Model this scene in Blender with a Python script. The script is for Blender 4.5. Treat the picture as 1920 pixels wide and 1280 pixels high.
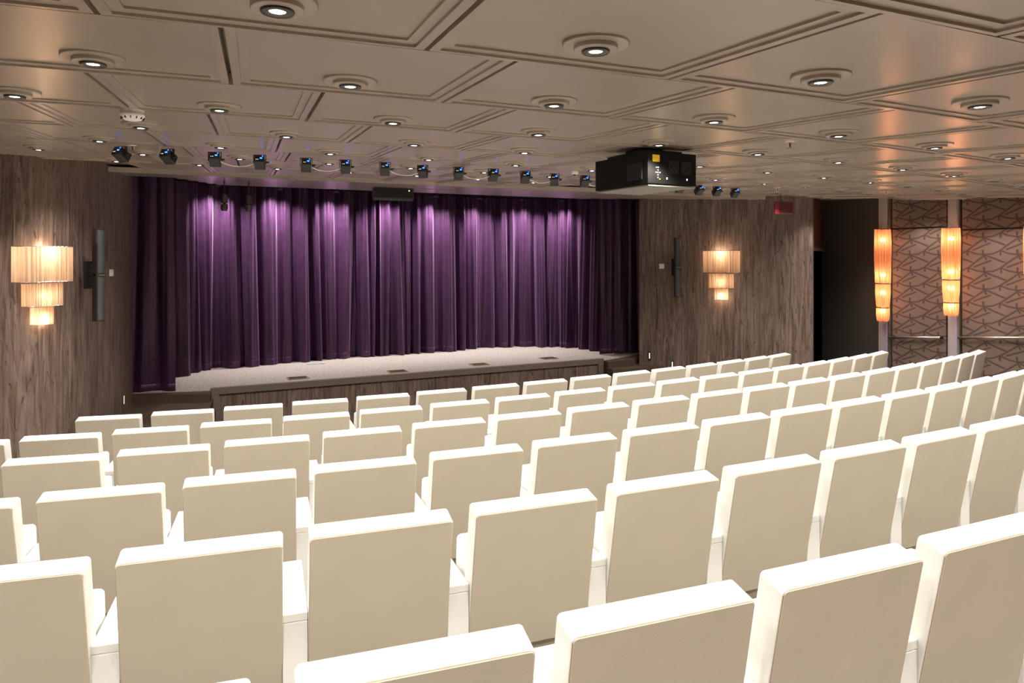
import bpy, math, random
from mathutils import Vector, Matrix

# ------------------------------------------------------------------ scene, camera, light
for o in list(bpy.data.objects):
    bpy.data.objects.remove(o, do_unlink=True)
SC = bpy.context.scene
COL = SC.collection
EYE = 2.303                       # eye height above the floor of the front row
YAW = 0.335

cam = bpy.data.cameras.new('camera')
cam.sensor_width = 36.0
cam.lens = 36.0 * 1324 / 1920
cam.shift_y = -157.0 / 1920
cam.clip_start = 0.02
cam_o = bpy.data.objects.new('camera', cam)
COL.objects.link(cam_o)
cam_o.location = (0, 0, EYE)
cam_o.rotation_euler = (math.pi / 2, 0, -YAW)
SC.camera = cam_o

world = bpy.data.worlds.new('world')
SC.world = world
world.use_nodes = True
world.node_tree.nodes['Background'].inputs[0].default_value = (0.0, 0.0, 0.0, 1)
world.node_tree.nodes['Background'].inputs[1].default_value = 0.0

vs = SC.view_settings
vs.view_transform = 'Standard'
vs.look = 'None'
vs.exposure = 1.45
vs.gamma = 1.0
vs.use_curve_mapping = False

DOWN_W = 17.0        # each ceiling downlight
STAGE_W = 14.0      # each stage spotlight
SCONCE_W = 1.6
WASH_W = 68.0        # each wash light above the curtain
LANTERN_W = 1.6

# ------------------------------------------------------------------ mesh helpers
class MB:
    def __init__(self):
        self.v = []; self.f = []
    def add(self, vs, fs, M=None):
        n = len(self.v)
        for p in vs:
            p = Vector(p)
            if M is not None: p = M @ p
            self.v.append(tuple(p))
        for f in fs: self.f.append(tuple(n + i for i in f))
        return self
    def box(self, c, s, M=None):
        x, y, z = c; a, b, d = s[0] / 2, s[1] / 2, s[2] / 2
        vs = [(x + i * a, y + j * b, z + k * d) for k in (-1, 1) for j in (-1, 1) for i in (-1, 1)]
        fs = [(0, 2, 3, 1), (4, 5, 7, 6), (0, 1, 5, 4), (2, 6, 7, 3), (0, 4, 6, 2), (1, 3, 7, 5)]
        return self.add(vs, fs, M)
    def prism(self, pts, z0, z1, M=None):
        """vertical prism over a polygon (counter-clockwise); z0/z1 numbers or functions of x,y"""
        g0 = z0 if callable(z0) else (lambda x, y: z0)
        g1 = z1 if callable(z1) else (lambda x, y: z1)
        n = len(pts)
        vs = [(x, y, g0(x, y)) for x, y in pts] + [(x, y, g1(x, y)) for x, y in pts]
        fs = [tuple(range(n - 1, -1, -1)), tuple(range(n, 2 * n))]
        fs += [(i, (i + 1) % n, n + (i + 1) % n, n + i) for i in range(n)]
        return self.add(vs, fs, M)
    def lathe(self, prof, n=24, M=None, cap0=True, cap1=True, arc=(0, 2 * math.pi)):
        full = abs(arc[1] - arc[0] - 2 * math.pi) < 1e-6
        m = n if full else n + 1
        vs = []
        for r, z in prof:
            for i in range(m):
                a = arc[0] + (arc[1] - arc[0]) * i / n
                vs.append((r * math.cos(a), r * math.sin(a), z))
        fs = []
        for k in range(len(prof) - 1):
            for i in range(n):
                j = (i + 1) % m
                fs.append((k * m + i, k * m + j, (k + 1) * m + j, (k + 1) * m + i))
        if cap0: fs.append(tuple(range(m - 1, -1, -1)))
        if cap1: fs.append(tuple((len(prof) - 1) * m + i for i in range(m)))
        return self.add(vs, fs, M)
    def tube(self, pts, r, n=8, M=None):
        pts = [Vector(p) for p in pts]
        vs = []; fs = []
        for i, p in enumerate(pts):
            a = pts[max(i - 1, 0)]; b = pts[min(i + 1, len(pts) - 1)]
            t = (b - a).normalized()
            up = Vector((0, 0, 1)) if abs(t.z) < .95 else Vector((1, 0, 0))
            e1 = t.cross(up).normalized(); e2 = t.cross(e1)
            for k in range(n):
                w = 2 * math.pi * k / n
                vs.append(p + e1 * (r * math.cos(w)) + e2 * (r * math.sin(w)))
        for i in range(len(pts) - 1):
            for k in range(n):
                l = (k + 1) % n
                fs.append((i * n + k, i * n + l, (i + 1) * n + l, (i + 1) * n + k))
        fs.append(tuple(range(n - 1, -1, -1)))
        fs.append(tuple((len(pts) - 1) * n + k for k in range(n)))
        return self.add(vs, fs, M)
    def mesh(self, name, mat, smooth=False):
        me = bpy.data.meshes.new(name)
        me.from_pydata(self.v, [], self.f)
        me.materials.append(mat)
        me.update()
        if smooth:
            me.polygons.foreach_set('use_smooth', [True] * len(me.polygons))
        return me
    def build(self, name, mat, parent=None, smooth=False, bevel=0, seg=2, auto=False):
        o = bpy.data.objects.new(name, self.mesh(name, mat, smooth or auto))
        COL.objects.link(o)
        if parent is not None: o.parent = parent
        if bevel:
            m = o.modifiers.new('bevel', 'BEVEL')
            m.width = bevel; m.segments = seg; m.limit_method = 'ANGLE'; m.angle_limit = .6
        if auto:
            sharp_edges(o.data, .6)
        return o

def sharp_edges(me, ang):
    import bmesh
    bm = bmesh.new(); bm.from_mesh(me)
    bmesh.ops.recalc_face_normals(bm, faces=bm.faces)
    for e in bm.edges:
        e.smooth = not (len(e.link_faces) == 2 and e.calc_face_angle(0) > ang)
    bm.to_mesh(me); bm.free()

def bake_bevel(me, width, seg=2):
    import bmesh
    bm = bmesh.new(); bm.from_mesh(me)
    bmesh.ops.recalc_face_normals(bm, faces=bm.faces)
    es = [e for e in bm.edges if len(e.link_faces) == 2 and e.calc_face_angle(0) > .6]
    bmesh.ops.bevel(bm, geom=es, offset=width, segments=seg, affect='EDGES', profile=.5)
    bm.to_mesh(me); bm.free()

def link(name, me, parent=None, loc=(0, 0, 0), rot=(0, 0, 0)):
    o = bpy.data.objects.new(name, me); COL.objects.link(o)
    o.parent = parent; o.location = loc; o.rotation_euler = rot
    return o
def empty(name, loc=(0, 0, 0), rot=(0, 0, 0)):
    o = bpy.data.objects.new(name, None); COL.objects.link(o)
    o.location = loc; o.rotation_euler = rot; o.empty_display_size = .1
    return o
def tag(o, label, cat, group=None):
    o['label'] = label; o['category'] = cat
    if group: o['group'] = group
    return o
def struct(o, label=None):
    o['kind'] = 'structure'
    if label: o['label'] = label
    return o
def copy_tree(o, parent=None):
    c = o.copy(); COL.objects.link(c); c.parent = parent
    for ch in o.children: copy_tree(ch, c)
    return c
ORD = ['first', 'second', 'third', 'fourth', 'fifth', 'sixth', 'seventh', 'eighth', 'ninth', 'tenth', 'eleventh', 'twelfth',
       'thirteenth', 'fourteenth', 'fifteenth', 'sixteenth', 'seventeenth', 'eighteenth', 'nineteenth', 'twentieth']

# ------------------------------------------------------------------ materials
def new_mat(name):
    m = bpy.data.materials.new(name); m.use_nodes = True
    nt = m.node_tree
    return m, nt, nt.nodes['Principled BSDF']
def N(nt, t, **kw):
    n = nt.nodes.new(t)
    for k, v in kw.items():
        if k in n.inputs.keys(): n.inputs[k].default_value = v
        else: setattr(n, k, v)
    return n
def ramp(nt, stops):
    r = nt.nodes.new('ShaderNodeValToRGB')
    el = r.color_ramp.elements
    while len(el) < len(stops): el.new(.5)
    for e, (p, c) in zip(el, stops):
        e.position = p; e.color = (*c, 1) if len(c) == 3 else c
    return r
def plain(name, col, rough=.5, metal=0, spec=.5, var=.06, scale=30, bump=0, bscale=200, coat=0):
    """solid colour with a little noise in colour and relief"""
    m, nt, b = new_mat(name)
    tc = N(nt, 'ShaderNodeTexCoord')
    n = N(nt, 'ShaderNodeTexNoise', Scale=scale, Detail=3.0)
    nt.links.new(tc.outputs['Object'], n.inputs['Vector'])
    lo = tuple(max(0, c * (1 - var)) for c in col); hi = tuple(min(1, c * (1 + var)) for c in col)
    r = ramp(nt, [(.3, lo), (.7, hi)])
    nt.links.new(n.outputs['Fac'], r.inputs['Fac'])
    nt.links.new(r.outputs['Color'], b.inputs['Base Color'])
    b.inputs['Roughness'].default_value = rough
    b.inputs['Metallic'].default_value = metal
    b.inputs['Specular IOR Level'].default_value = spec
    b.inputs['Coat Weight'].default_value = coat
    if bump:
        n2 = N(nt, 'ShaderNodeTexNoise', Scale=bscale, Detail=4.0)
        nt.links.new(tc.outputs['Object'], n2.inputs['Vector'])
        bp = N(nt, 'ShaderNodeBump', Strength=bump, Distance=.004)
        nt.links.new(n2.outputs['Fac'], bp.inputs['Height'])
        nt.links.new(bp.outputs['Normal'], b.inputs['Normal'])
    return m
def glow(name, col, strength):
    m, nt, b = new_mat(name)
    b.inputs['Base Color'].default_value = (*col, 1)
    b.inputs['Emission Color'].default_value = (*col, 1)
    b.inputs['Emission Strength'].default_value = strength
    return m
def wood(name, dark, mid, light):
    """vertical grain veneer, varied from board to board"""
    m, nt, b = new_mat(name)
    tc = N(nt, 'ShaderNodeTexCoord'); oi = N(nt, 'ShaderNodeObjectInfo')
    off = N(nt, 'ShaderNodeVectorMath', operation='MULTIPLY_ADD')
    comb = N(nt, 'ShaderNodeCombineXYZ')
    for i in range(3): nt.links.new(oi.outputs['Random'], comb.inputs[i])
    nt.links.new(comb.outputs[0], off.inputs[0]); off.inputs[1].default_value = (37, 11, 53)
    nt.links.new(tc.outputs['Object'], off.inputs[2])
    mp = N(nt, 'ShaderNodeMapping'); mp.inputs['Scale'].default_value = (16, 16, 1.1)
    nt.links.new(off.outputs[0], mp.inputs['Vector'])
    n1 = N(nt, 'ShaderNodeTexNoise', Scale=1.3, Detail=6.0, Roughness=.62, Distortion=1.2)
    nt.links.new(mp.outputs[0], n1.inputs['Vector'])
    r1 = ramp(nt, [(.28, dark), (.48, mid), (.72, light)])
    nt.links.new(n1.outputs['Fac'], r1.inputs['Fac'])
    mp2 = N(nt, 'ShaderNodeMapping'); mp2.inputs['Scale'].default_value = (22, 22, 4)
    nt.links.new(off.outputs[0], mp2.inputs['Vector'])
    n2 = N(nt, 'ShaderNodeTexNoise', Scale=1.0, Detail=2.0, Distortion=2.2)
    nt.links.new(mp2.outputs[0], n2.inputs['Vector'])
    r2 = ramp(nt, [(.30, (.25, .22, .2)), (.40, (1, 1, 1))])
    nt.links.new(n2.outputs['Fac'], r2.inputs['Fac'])
    mx = N(nt, 'ShaderNodeMix', data_type='RGBA', blend_type='MULTIPLY'); mx.inputs['Factor'].default_value = .75
    nt.links.new(r1.outputs['Color'], mx.inputs['A']); nt.links.new(r2.outputs['Color'], mx.inputs['B'])
    hv = N(nt, 'ShaderNodeHueSaturation')
    mr = N(nt, 'ShaderNodeMapRange'); mr.inputs['To Min'].default_value = .9; mr.inputs['To Max'].default_value = 1.1
    nt.links.new(oi.outputs['Random'], mr.inputs['Value']); nt.links.new(mr.outputs[0], hv.inputs['Value'])
    nt.links.new(mx.outputs['Result'], hv.inputs['Color'])
    nt.links.new(hv.outputs['Color'], b.inputs['Base Color'])
    b.inputs['Roughness'].default_value = .5
    b.inputs['Specular IOR Level'].default_value = .3
    bp = N(nt, 'ShaderNodeBump', Strength=.25, Distance=.002)
    nt.links.new(n1.outputs['Fac'], bp.inputs['Height']); nt.links.new(bp.outputs['Normal'], b.inputs['Normal'])
    return m
def velvet(name, base, sheen):
    m, nt, b = new_mat(name)
    tc = N(nt, 'ShaderNodeTexCoord')
    n = N(nt, 'ShaderNodeTexNoise', Scale=9.0, Detail=5.0, Distortion=.6)
    nt.links.new(tc.outputs['Object'], n.inputs['Vector'])
    r = ramp(nt, [(.3, tuple(c * .8 for c in base)), (.7, tuple(c * 1.15 for c in base))])
    nt.links.new(n.outputs['Fac'], r.inputs['Fac']); nt.links.new(r.outputs['Color'], b.inputs['Base Color'])
    b.inputs['Roughness'].default_value = .36
    b.inputs['Specular IOR Level'].default_value = .5
    b.inputs['Specular Tint'].default_value = (1, .75, 1, 1)
    b.inputs['Sheen Weight'].default_value = .3
    b.inputs['Sheen Tint'].default_value = (*sheen, 1)
    b.inputs['Sheen Roughness'].default_value = .4
    mp = N(nt, 'ShaderNodeMapping'); mp.inputs['Scale'].default_value = (18, 18, 7)
    nt.links.new(tc.outputs['Object'], mp.inputs['Vector'])
    n2 = N(nt, 'ShaderNodeTexNoise', Scale=1.0, Detail=4.0, Distortion=.8)
    nt.links.new(mp.outputs[0], n2.inputs['Vector'])
    bp = N(nt, 'ShaderNodeBump', Strength=.35, Distance=.02)
    nt.links.new(n2.outputs['Fac'], bp.inputs['Height']); nt.links.new(bp.outputs['Normal'], b.inputs['Normal'])
    return m
def shade_fabric(name, col, trans=.75, clear=.08, pleat=0):
    """thin pleated fabric that lets the lamp inside shine through"""
    m, nt, b = new_mat(name)
    out = nt.nodes['Material Output']
    tc = N(nt, 'ShaderNodeTexCoord')
    mp = N(nt, 'ShaderNodeMapping'); mp.inputs['Scale'].default_value = (70, 70, 1.2)
    nt.links.new(tc.outputs['Object'], mp.inputs['Vector'])
    n = N(nt, 'ShaderNodeTexNoise', Scale=1.0, Detail=2.0)
    nt.links.new(mp.outputs[0], n.inputs['Vector'])
    r = ramp(nt, [(.35, tuple(c * .62 for c in col)), (.62, col)])
    nt.links.new(n.outputs['Fac'], r.inputs['Fac'])
    tr = N(nt, 'ShaderNodeBsdfTranslucent'); df = N(nt, 'ShaderNodeBsdfDiffuse'); tp = N(nt, 'ShaderNodeBsdfTransparent')
    nt.links.new(r.outputs['Color'], tr.inputs['Color']); nt.links.new(r.outputs['Color'], df.inputs['Color'])
    m1 = N(nt, 'ShaderNodeMixShader'); m1.inputs[0].default_value = trans
    nt.links.new(df.outputs[0], m1.inputs[1]); nt.links.new(tr.outputs[0], m1.inputs[2])
    m2 = N(nt, 'ShaderNodeMixShader'); m2.inputs[0].default_value = clear
    nt.links.new(m1.outputs[0], m2.inputs[1]); nt.links.new(tp.outputs[0], m2.inputs[2])
    nt.links.new(m2.outputs[0], out.inputs['Surface'])
    nt.nodes.remove(b)
    return m
def crackle(name, base, line, pa, pb):
    """wall fabric printed with a repeating web of branching lines; pa, pb are the repeat along x and z"""
    m, nt, b = new_mat(name)
    tc = N(nt, 'ShaderNodeTexCoord'); sep = N(nt, 'ShaderNodeSeparateXYZ')
    nz = N(nt, 'ShaderNodeTexNoise', Scale=3.0, Detail=1.0)
    nt.links.new(tc.outputs['Object'], nz.inputs['Vector']); nt.links.new(tc.outputs['Object'], sep.inputs[0])
    def M2(op, a, bb):
        n = N(nt, 'ShaderNodeMath', operation=op)
        for i, v in enumerate((a, bb)):
            if v is None: continue
            if isinstance(v, (int, float)): n.inputs[i].default_value = v
            else: nt.links.new(v, n.inputs[i])
        return n.outputs[0]
    X = M2('ADD', M2('DIVIDE', sep.outputs['X'], pa), M2('MULTIPLY', nz.outputs['Fac'], .15)); Z = M2('DIVIDE', sep.outputs['Z'], pb)
    fx = M2('SUBTRACT', M2('FRACT', X, None), .5); fz = M2('SUBTRACT', M2('FRACT', Z, None), .5)
    # line segments of one repeat, units of 400 x 300, z up, origin in the middle of the repeat
    SEG = [(0, 0, 100, -50), (100, -50, 200, -70), (200, -70, 310, -55), (310, -55, 400, 0), (0, 0, 0, -75), (0, 0, 195, 190), (80, 15, 280, 125),
           (200, -70, 200, 5), (200, -70, 440, -200), (-120, -115, 60, -205), (200, -70, 235, -150)]
    dist = None
    for (x0, z0, x1, z1) in SEG:
        for ox in (-400, 0):
            for oz in (0, 300, -300):
                ax, az, bx, bz = x0 - 100 + ox, z0 + 60 + oz, x1 - 100 + ox, z1 + 60 + oz
                if max(ax, bx) < -206 or min(ax, bx) > 206 or max(az, bz) < -156 or min(az, bz) > 156: continue
                dx, dz = bx - ax, bz - az; l2 = dx * dx + dz * dz
                px = M2('MULTIPLY_ADD', fx, 400); px.node.inputs[2].default_value = -ax
                pz = M2('MULTIPLY_ADD', fz, 300); pz.node.inputs[2].default_value = -az
                t = M2('ADD', M2('MULTIPLY', px, dx / l2), M2('MULTIPLY', pz, dz / l2)); t.node.use_clamp = True
                ex = M2('MULTIPLY_ADD', t, -dx); nt.links.new(px, ex.node.inputs[2])
                ez = M2('MULTIPLY_ADD', t, -dz); nt.links.new(pz, ez.node.inputs[2])
                d = M2('ADD', M2('MULTIPLY', ex, ex), M2('MULTIPLY', ez, ez))
                dist = d if dist is None else M2('MINIMUM', dist, d)
    r = ramp(nt, [(0, (1, 1, 1)), (.25, (.7, .7, .7)), (1, (0, 0, 0))])
    nt.links.new(M2('DIVIDE', M2('SQRT', dist, None), 22.0), r.inputs['Fac'])
    mx = N(nt, 'ShaderNodeMix', data_type='RGBA')
    mx.inputs['A'].default_value = (*base, 1); mx.inputs['B'].default_value = (*line, 1)
    nt.links.new(r.outputs['Color'], mx.inputs['Factor'])
    nt.links.new(mx.outputs['Result'], b.inputs['Base Color'])
    b.inputs['Roughness'].default_value = .75
    b.inputs['Specular IOR Level'].default_value = .2
    return m
def vents(name, col):
    m, nt, b = new_mat(name)
    tc = N(nt, 'ShaderNodeTexCoord')
    w = N(nt, 'ShaderNodeTexWave', Scale=40.0, bands_direction='Z')
    nt.links.new(tc.outputs['Object'], w.inputs['Vector'])
    r = ramp(nt, [(.4, tuple(c * .3 for c in col)), (.6, col)])
    nt.links.new(w.outputs['Fac'], r.inputs['Fac']); nt.links.new(r.outputs['Color'], b.inputs['Base Color'])
    b.inputs['Roughness'].default_value = .6
    return m

M_CEIL = plain('satin_taupe_ceiling_paint', (.39, .325, .265), rough=.24, spec=.75, var=.02, scale=3)
M_WOOD = wood('greyed_walnut_veneer', (.055, .034, .027), (.155, .107, .085), (.27, .20, .163))
M_WHITE = plain('white_leather', (.74, .73, .68), rough=.42, spec=.4, var=.015, scale=8, bump=.08, bscale=320)
M_BEIGE = plain('beige_leather', (.525, .465, .362), rough=.45, spec=.35, var=.025, scale=5, bump=.08, bscale=320)
M_PIPE = plain('cream_piping', (.42, .33, .23), rough=.5, var=.05)
M_FLOOR = plain('brown_carpet', (.085, .058, .042), rough=.95, spec=.1, var=.35, scale=160, bump=.5, bscale=260)
M_STAGE = plain('pale_stage_carpet', (.34, .30, .265), rough=.95, spec=.1, var=.4, scale=45, bump=.5, bscale=240)
M_CAP = plain('taupe_laminate_cap', (.17, .135, .11), rough=.4, var=.04)
M_VELVET = velvet('purple_velvet', (.042, .015, .044), (.8, .5, .85))
M_BLACK = plain('black_plastic', (.012, .011, .010), rough=.45, var=.15)
M_PROJ = plain('projector_black', (.006, .005, .0045), rough=.6, spec=.2, var=.15)
M_VOID = plain('matt_black_void', (.004, .003, .004), rough=.9, spec=.1, var=.2)  # near-black colour stands in for the darkness of doorway and stage void
M_DARK = plain('charcoal_metal', (.055, .055, .047), rough=.5, metal=.3, var=.15)
M_GREYMET = plain('dark_bezel_metal', (.07, .07, .065), rough=.35, metal=.7, var=.1)
M_CHROME = plain('brushed_steel', (.5, .46, .42), rough=.3, metal=.9, var=.05)
M_LENS = glow('downlight_lens', (1, .97, .92), 12)
M_PLASTIC = plain('white_plastic', (.8, .78, .74), rough=.4, var=.02)
M_SHADE = shade_fabric('peach_pleated_fabric', (.80, .56, .39), trans=.55, clear=.02)
M_LANTERN = shade_fabric('amber_pleated_fabric', (.95, .42, .22), trans=.8, clear=.16)
M_CRACK = crackle('crackle_wall_fabric', (.18, .125, .10), (.055, .035, .032), .42, .235)
M_PILASTER = plain('pale_mauve_pilaster', (.36, .30, .29), rough=.45, var=.03)
M_GREYWALL = plain('grey_brown_wall_paint', (.085, .07, .058), rough=.7, var=.05)
M_REDWOOD = plain('dark_red_wood', (.06, .02, .012), rough=.5, var=.2, scale=12)
M_BLUE = glow('blue_display', (.03, .16, 1), 1.6)
M_BLUELED = glow('blue_led_strip', (.12, .25, 1), 1.3)
M_DOT = glow('white_indicator', (1, .95, .85), .5)
M_GREEN = glow('green_indicator', (.4, 1, .05), .4)
M_YELLOW = plain('yellow_label', (.85, .55, .03), rough=.5, var=.12, scale=120)
M_GREYLAM = plain('grey_underside', (.22, .20, .175), rough=.5, var=.03)
M_GOLD = plain('brass_frame', (.55, .40, .16), rough=.35, metal=.8, var=.08)
M_TAPE = plain('blue_grey_tape', (.22, .28, .34), rough=.6, var=.1)
M_EXIT = plain('dark_red_acrylic', (.16, .012, .02), rough=.15, spec=.8, var=.2, scale=14, coat=.5)
M_CABLE = plain('white_cable', (.7, .68, .62), rough=.5)
M_WALL = plain('taupe_wall_paint', (.26, .21, .17), rough=.8, var=.03)
M_VENT = vents('black_vent_grille', (.010, .006, .005))
M_GREYSPK = plain('grey_speaker_grille', (.06, .072, .072), rough=.5, metal=.4, var=.25, scale=400)

# ------------------------------------------------------------------ geometry of the room
def zc(x, y, off=0):                       # the ceiling rises gently towards the stage
    return EYE + .55 + .0457 * y - .0075 * x + off
SLAB = .06
STAGE_Z = EYE - 1.70
FLOOR_C = (.3294, 24.279)                  # centre of the seating arcs
CEIL_C = (-.40, 26.004)                    # centre of the ceiling rings
ROW_H = [1.35332, 1.25041, 1.1436, 1.04436, .94794, .84734]
ROW_R = [17.37515, 18.47247, 19.55434, 20.65153, 21.74344, 22.8121]
ROW_P = [-.09438, -.09454, -.07777, -.05061, -.02444, -.00077]
SEAT_H = .95
def camber(s): return -.002644 * min((s - 2.928) ** 2, 40)

def catmull(pts, n=10):
    out = []
    P = [pts[0]] + list(pts) + [pts[-1]]
    for i in range(1, len(P) - 2):
        p0, p1, p2, p3 = [Vector(p) for p in P[i - 1:i + 3]]
        for k in range(n):
            t = k / n
            out.append(.5 * ((2 * p1) + (p2 - p0) * t + (2 * p0 - 5 * p1 + 4 * p2 - p3) * t * t + (3 * p1 - p0 - 3 * p2 + p3) * t ** 3))
    out.append(Vector(pts[-1]))
    return out
def resample(pts, step):
    L = [0]
    for a, b in zip(pts, pts[1:]): L.append(L[-1] + (b - a).length)
    n = max(2, int(round(L[-1] / step)))
    out = []; k = 0
    for i in range(n + 1):
        s = L[-1] * i / n
        while k < len(pts) - 2 and L[k + 1] < s: k += 1
        t = (s - L[k]) / max(1e-9, L[k + 1] - L[k])
        out.append(pts[k].lerp(pts[k + 1], t))
    return out, L[-1]

# ---- stepped floor: one level for each row of seats
fl = MB()
bounds = []
for k in range(6):
    bounds.append((ROW_R[k] - .84 if k else 14.0, ROW_R[k] + .252, EYE - ROW_H[k] - SEAT_H))
bounds.append((ROW_R[5] + .252, 27.2, EYE - ROW_H[5] - SEAT_H + .1))
A0, A1, NA = -.26, .62, 44
for k, (r0, r1, z) in enumerate(bounds):
    if k: r0 = bounds[k - 1][1]
    vs = []
    for rr in (r0, r1):
        for i in range(NA + 1):
            a = A0 + (A1 - A0) * i / NA
            vs.append((FLOOR_C[0] + rr * math.sin(a), FLOOR_C[1] - rr * math.cos(a), z + camber(a * rr)))
    fs = [(i, NA + 1 + i, NA + 2 + i, i + 1) for i in range(NA)]
    if k:                                            # riser up from the level in front
        zp = bounds[k - 1][2]
        for i in range(NA + 1):
            a = A0 + (A1 - A0) * i / NA
            vs.append((FLOOR_C[0] + r0 * math.sin(a), FLOOR_C[1] - r0 * math.cos(a), zp + camber(a * r0)))
        b = 2 * (NA + 1)
        fs += [(i, i + 1, b + i + 1, b + i) for i in range(NA)]
    fl.add(vs, fs)
struct(fl.build('floor', M_FLOOR), 'brown carpeted floor rising in low steps under the seats')
fb = MB(); fb.box((4, 6, -.42), (20, 20, .1))
struct(fb.build('floor_base', M_FLOOR), 'brown carpeted floor below the seating steps')

# ---- ceiling: slab above, stepped panels below
cs = MB()
cs.prism([(-6, -3.2), (12, -3.2), (12, 14), (-6, 14)], lambda x, y: zc(x, y, SLAB), lambda x, y: zc(x, y, SLAB + .1))
CEILING = struct(cs.build('ceiling', M_CEIL), 'satin taupe ceiling of stepped square panels in curved rows')

PIT = .0375868
RING_FAR = [1.27, 2.15, 3.02, 3.91, 4.80, 5.70, 6.60, 7.50, 8.55]
RING_NEAR = [.40] + RING_FAR[:-1]
RING_PH = [-.0020, .0177, -.0071, -.0292, -.0134, -.0332, -.0655, -.0106, -.0290]
LIGHT_Y = [.98, 1.88, 2.78, 3.67, 4.58, 5.50, 6.40, 7.30]

LEFT_WALL = [(-4.2, 7.7), (-3.0, 7.52), (-2.24, 7.43), (-2.0, 7.48), (-1.83, 7.75), (-1.68, 8.3), (-1.58, 8.95), (-1.55, 9.72)]
RIGHT_WOOD = [(5.94, 10.54), (6.35, 10.2), (6.85, 9.72), (7.35, 9.2), (7.82, 8.61)]
def inside(x, y, m=.2):
    if y > 8.5: return False
    if x < -2.0 + m and y > 7.3: return False
    if y > 7.2 and x < -1.9 + m: return False
    if x < -3.3: return False
    if x > 9.45 - .145 * (y - 5.6) - m if y > 5.6 else x > 9.45 - m: return False
    if y > 8.0 and x > 7.9: return False
    return True
def polar_c(y, a):
    r = CEIL_C[1] - y
    return (CEIL_C[0] + r * math.sin(a), CEIL_C[1] - r * math.cos(a))

H1, H2 = .008, .007
for k in range(9):
    r0 = RING_FAR[k]; rn = RING_NEAR[k]
    i0 = -14; i1 = 22
    for i in range(i0, i1):
        a = RING_PH[k] + i * PIT
        cx, cyy = polar_c((r0 + rn) / 2, a)
        if not inside(cx, cyy, .42) : continue
        R = CEIL_C[1] - (r0 + rn) / 2
        def corner_loop(mx, my, z):
            out = []
            for sa, yy in ((-1, rn + my), (1, rn + my), (1, r0 - my), (-1, r0 - my)):
                rr = CEIL_C[1] - yy
                aa = a + sa * (PIT / 2 - mx / rr)
                x, y = polar_c(yy, aa)
                out.append((x, y, zc(x, y, z)))
            return out
        loops = [corner_loop(.008, .0015, .045), corner_loop(.008, .0015, 0), corner_loop(.038, .018, 0), corner_loop(.038, .018, H1),
                 corner_loop(.072, .060, H1), corner_loop(.072, .060, H1 + H2)]
        vs = [p for l in loops for p in l]
        fs = []
        for l in range(len(loops) - 1):
            for j in range(4):
                q = (j + 1) % 4
                fs.append((l * 4 + j, (l + 1) * 4 + j, (l + 1) * 4 + q, l * 4 + q))
        fs.append((23, 22, 21, 20))
        mb = MB(); mb.add(vs, fs)
        mb.build('ceiling_panel', M_CEIL, CEILING)

# ---- walls of boards
def board_wall(name, label, path, z0, z1, width=.2, thick=.02, back=.06, mat=M_WOOD, flip=1):
    """curved wall clad in upright boards; z0, z1 functions of x, y; boards on the side of -flip * left normal"""
    pts, L = resample([Vector(p) for p in path], width)
    bk = MB()
    for a, b in zip(pts, pts[1:]):
        t = (b - a).normalized(); n = Vector((-t.y, t.x)) * flip
        q = [a + n * thick, b + n * thick, b + n * (thick + back), a + n * (thick + back)]
        if flip < 0: q = q[::-1]
        bk.prism([(p.x, p.y) for p in q], z0, z1)
    w = struct(bk.build(name, M_WOOD), label)
    for a, b in zip(pts, pts[1:]):
        t = (b - a).normalized(); n = Vector((-t.y, t.x)) * flip
        mid = (a + b) / 2; hw = (b - a).length / 2 - .0006
        zb = z0(mid.x, mid.y); zt = z1(mid.x, mid.y)
        za = z1(a.x, a.y); zbb = z1(b.x, b.y)
        ang = math.atan2(t.y, t.x)
        y0, y1 = (0, thick) if flip > 0 else (-thick, 0)
        m = MB()
        vs = [(-hw, y0, 0), (hw, y0, 0), (hw, y1, 0), (-hw, y1, 0), (-hw, y0, za - zb), (hw, y0, zbb - zb), (hw, y1, zbb - zb), (-hw, y1, za - zb)]
        m.add(vs, [(3, 2, 1, 0), (4, 5, 6, 7), (0, 1, 5, 4), (1, 2, 6, 5), (2, 3, 7, 6), (3, 0, 4, 7)])
        o = m.build('board', mat, w)
        o.location = (mid.x, mid.y, zb); o.rotation_euler = (0, 0, ang)
    return w
top = lambda x, y: zc(x, y, SLAB)
board_wall('wall_left', 'curved greyed walnut wall left of the stage', catmull(LEFT_WALL, 8), lambda x, y: -.35, top, .19, flip=1)
board_wall('wall_right', 'greyed walnut wall right of the stage', catmull(RIGHT_WOOD, 8), lambda x, y: -.35, top, .19, flip=1)
# end face of the right board wall
m = MB(); m.prism([(7.82, 8.61), (7.90, 8.68), (7.88, 8.72), (7.80, 8.66)], -.35, top)
struct(m.build('trim_1', M_WOOD), 'narrow board edge ending the right walnut wall')

# passage to the right of the board wall
pv = MB()
pv.prism([(7.86, 8.66), (9.30, 9.95), (9.26, 10.0), (7.82, 8.71)], EYE + .16, top)
struct(pv.build('wall_header', M_REDWOOD), 'dark red wooden panel over the black doorway')
pv = MB(); pv.prism([(7.86, 8.66), (9.30, 9.95), (9.28, 9.975), (7.84, 8.685)], EYE + .11, EYE + .16)
struct(pv.build('trim_2', M_CAP), 'thin ledge under the dark red panel')
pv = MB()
pv.prism([(7.8, 8.9), (9.3, 10.25), (9.1, 11.2), (7.2, 9.8)], lambda x, y: -.3, lambda x, y: 3.2)  # solid black block, its colour standing in for the unlit passage
struct(pv.build('door_1', M_VOID), 'doorway beside the end of the walnut wall, its darkness a black block')

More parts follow.
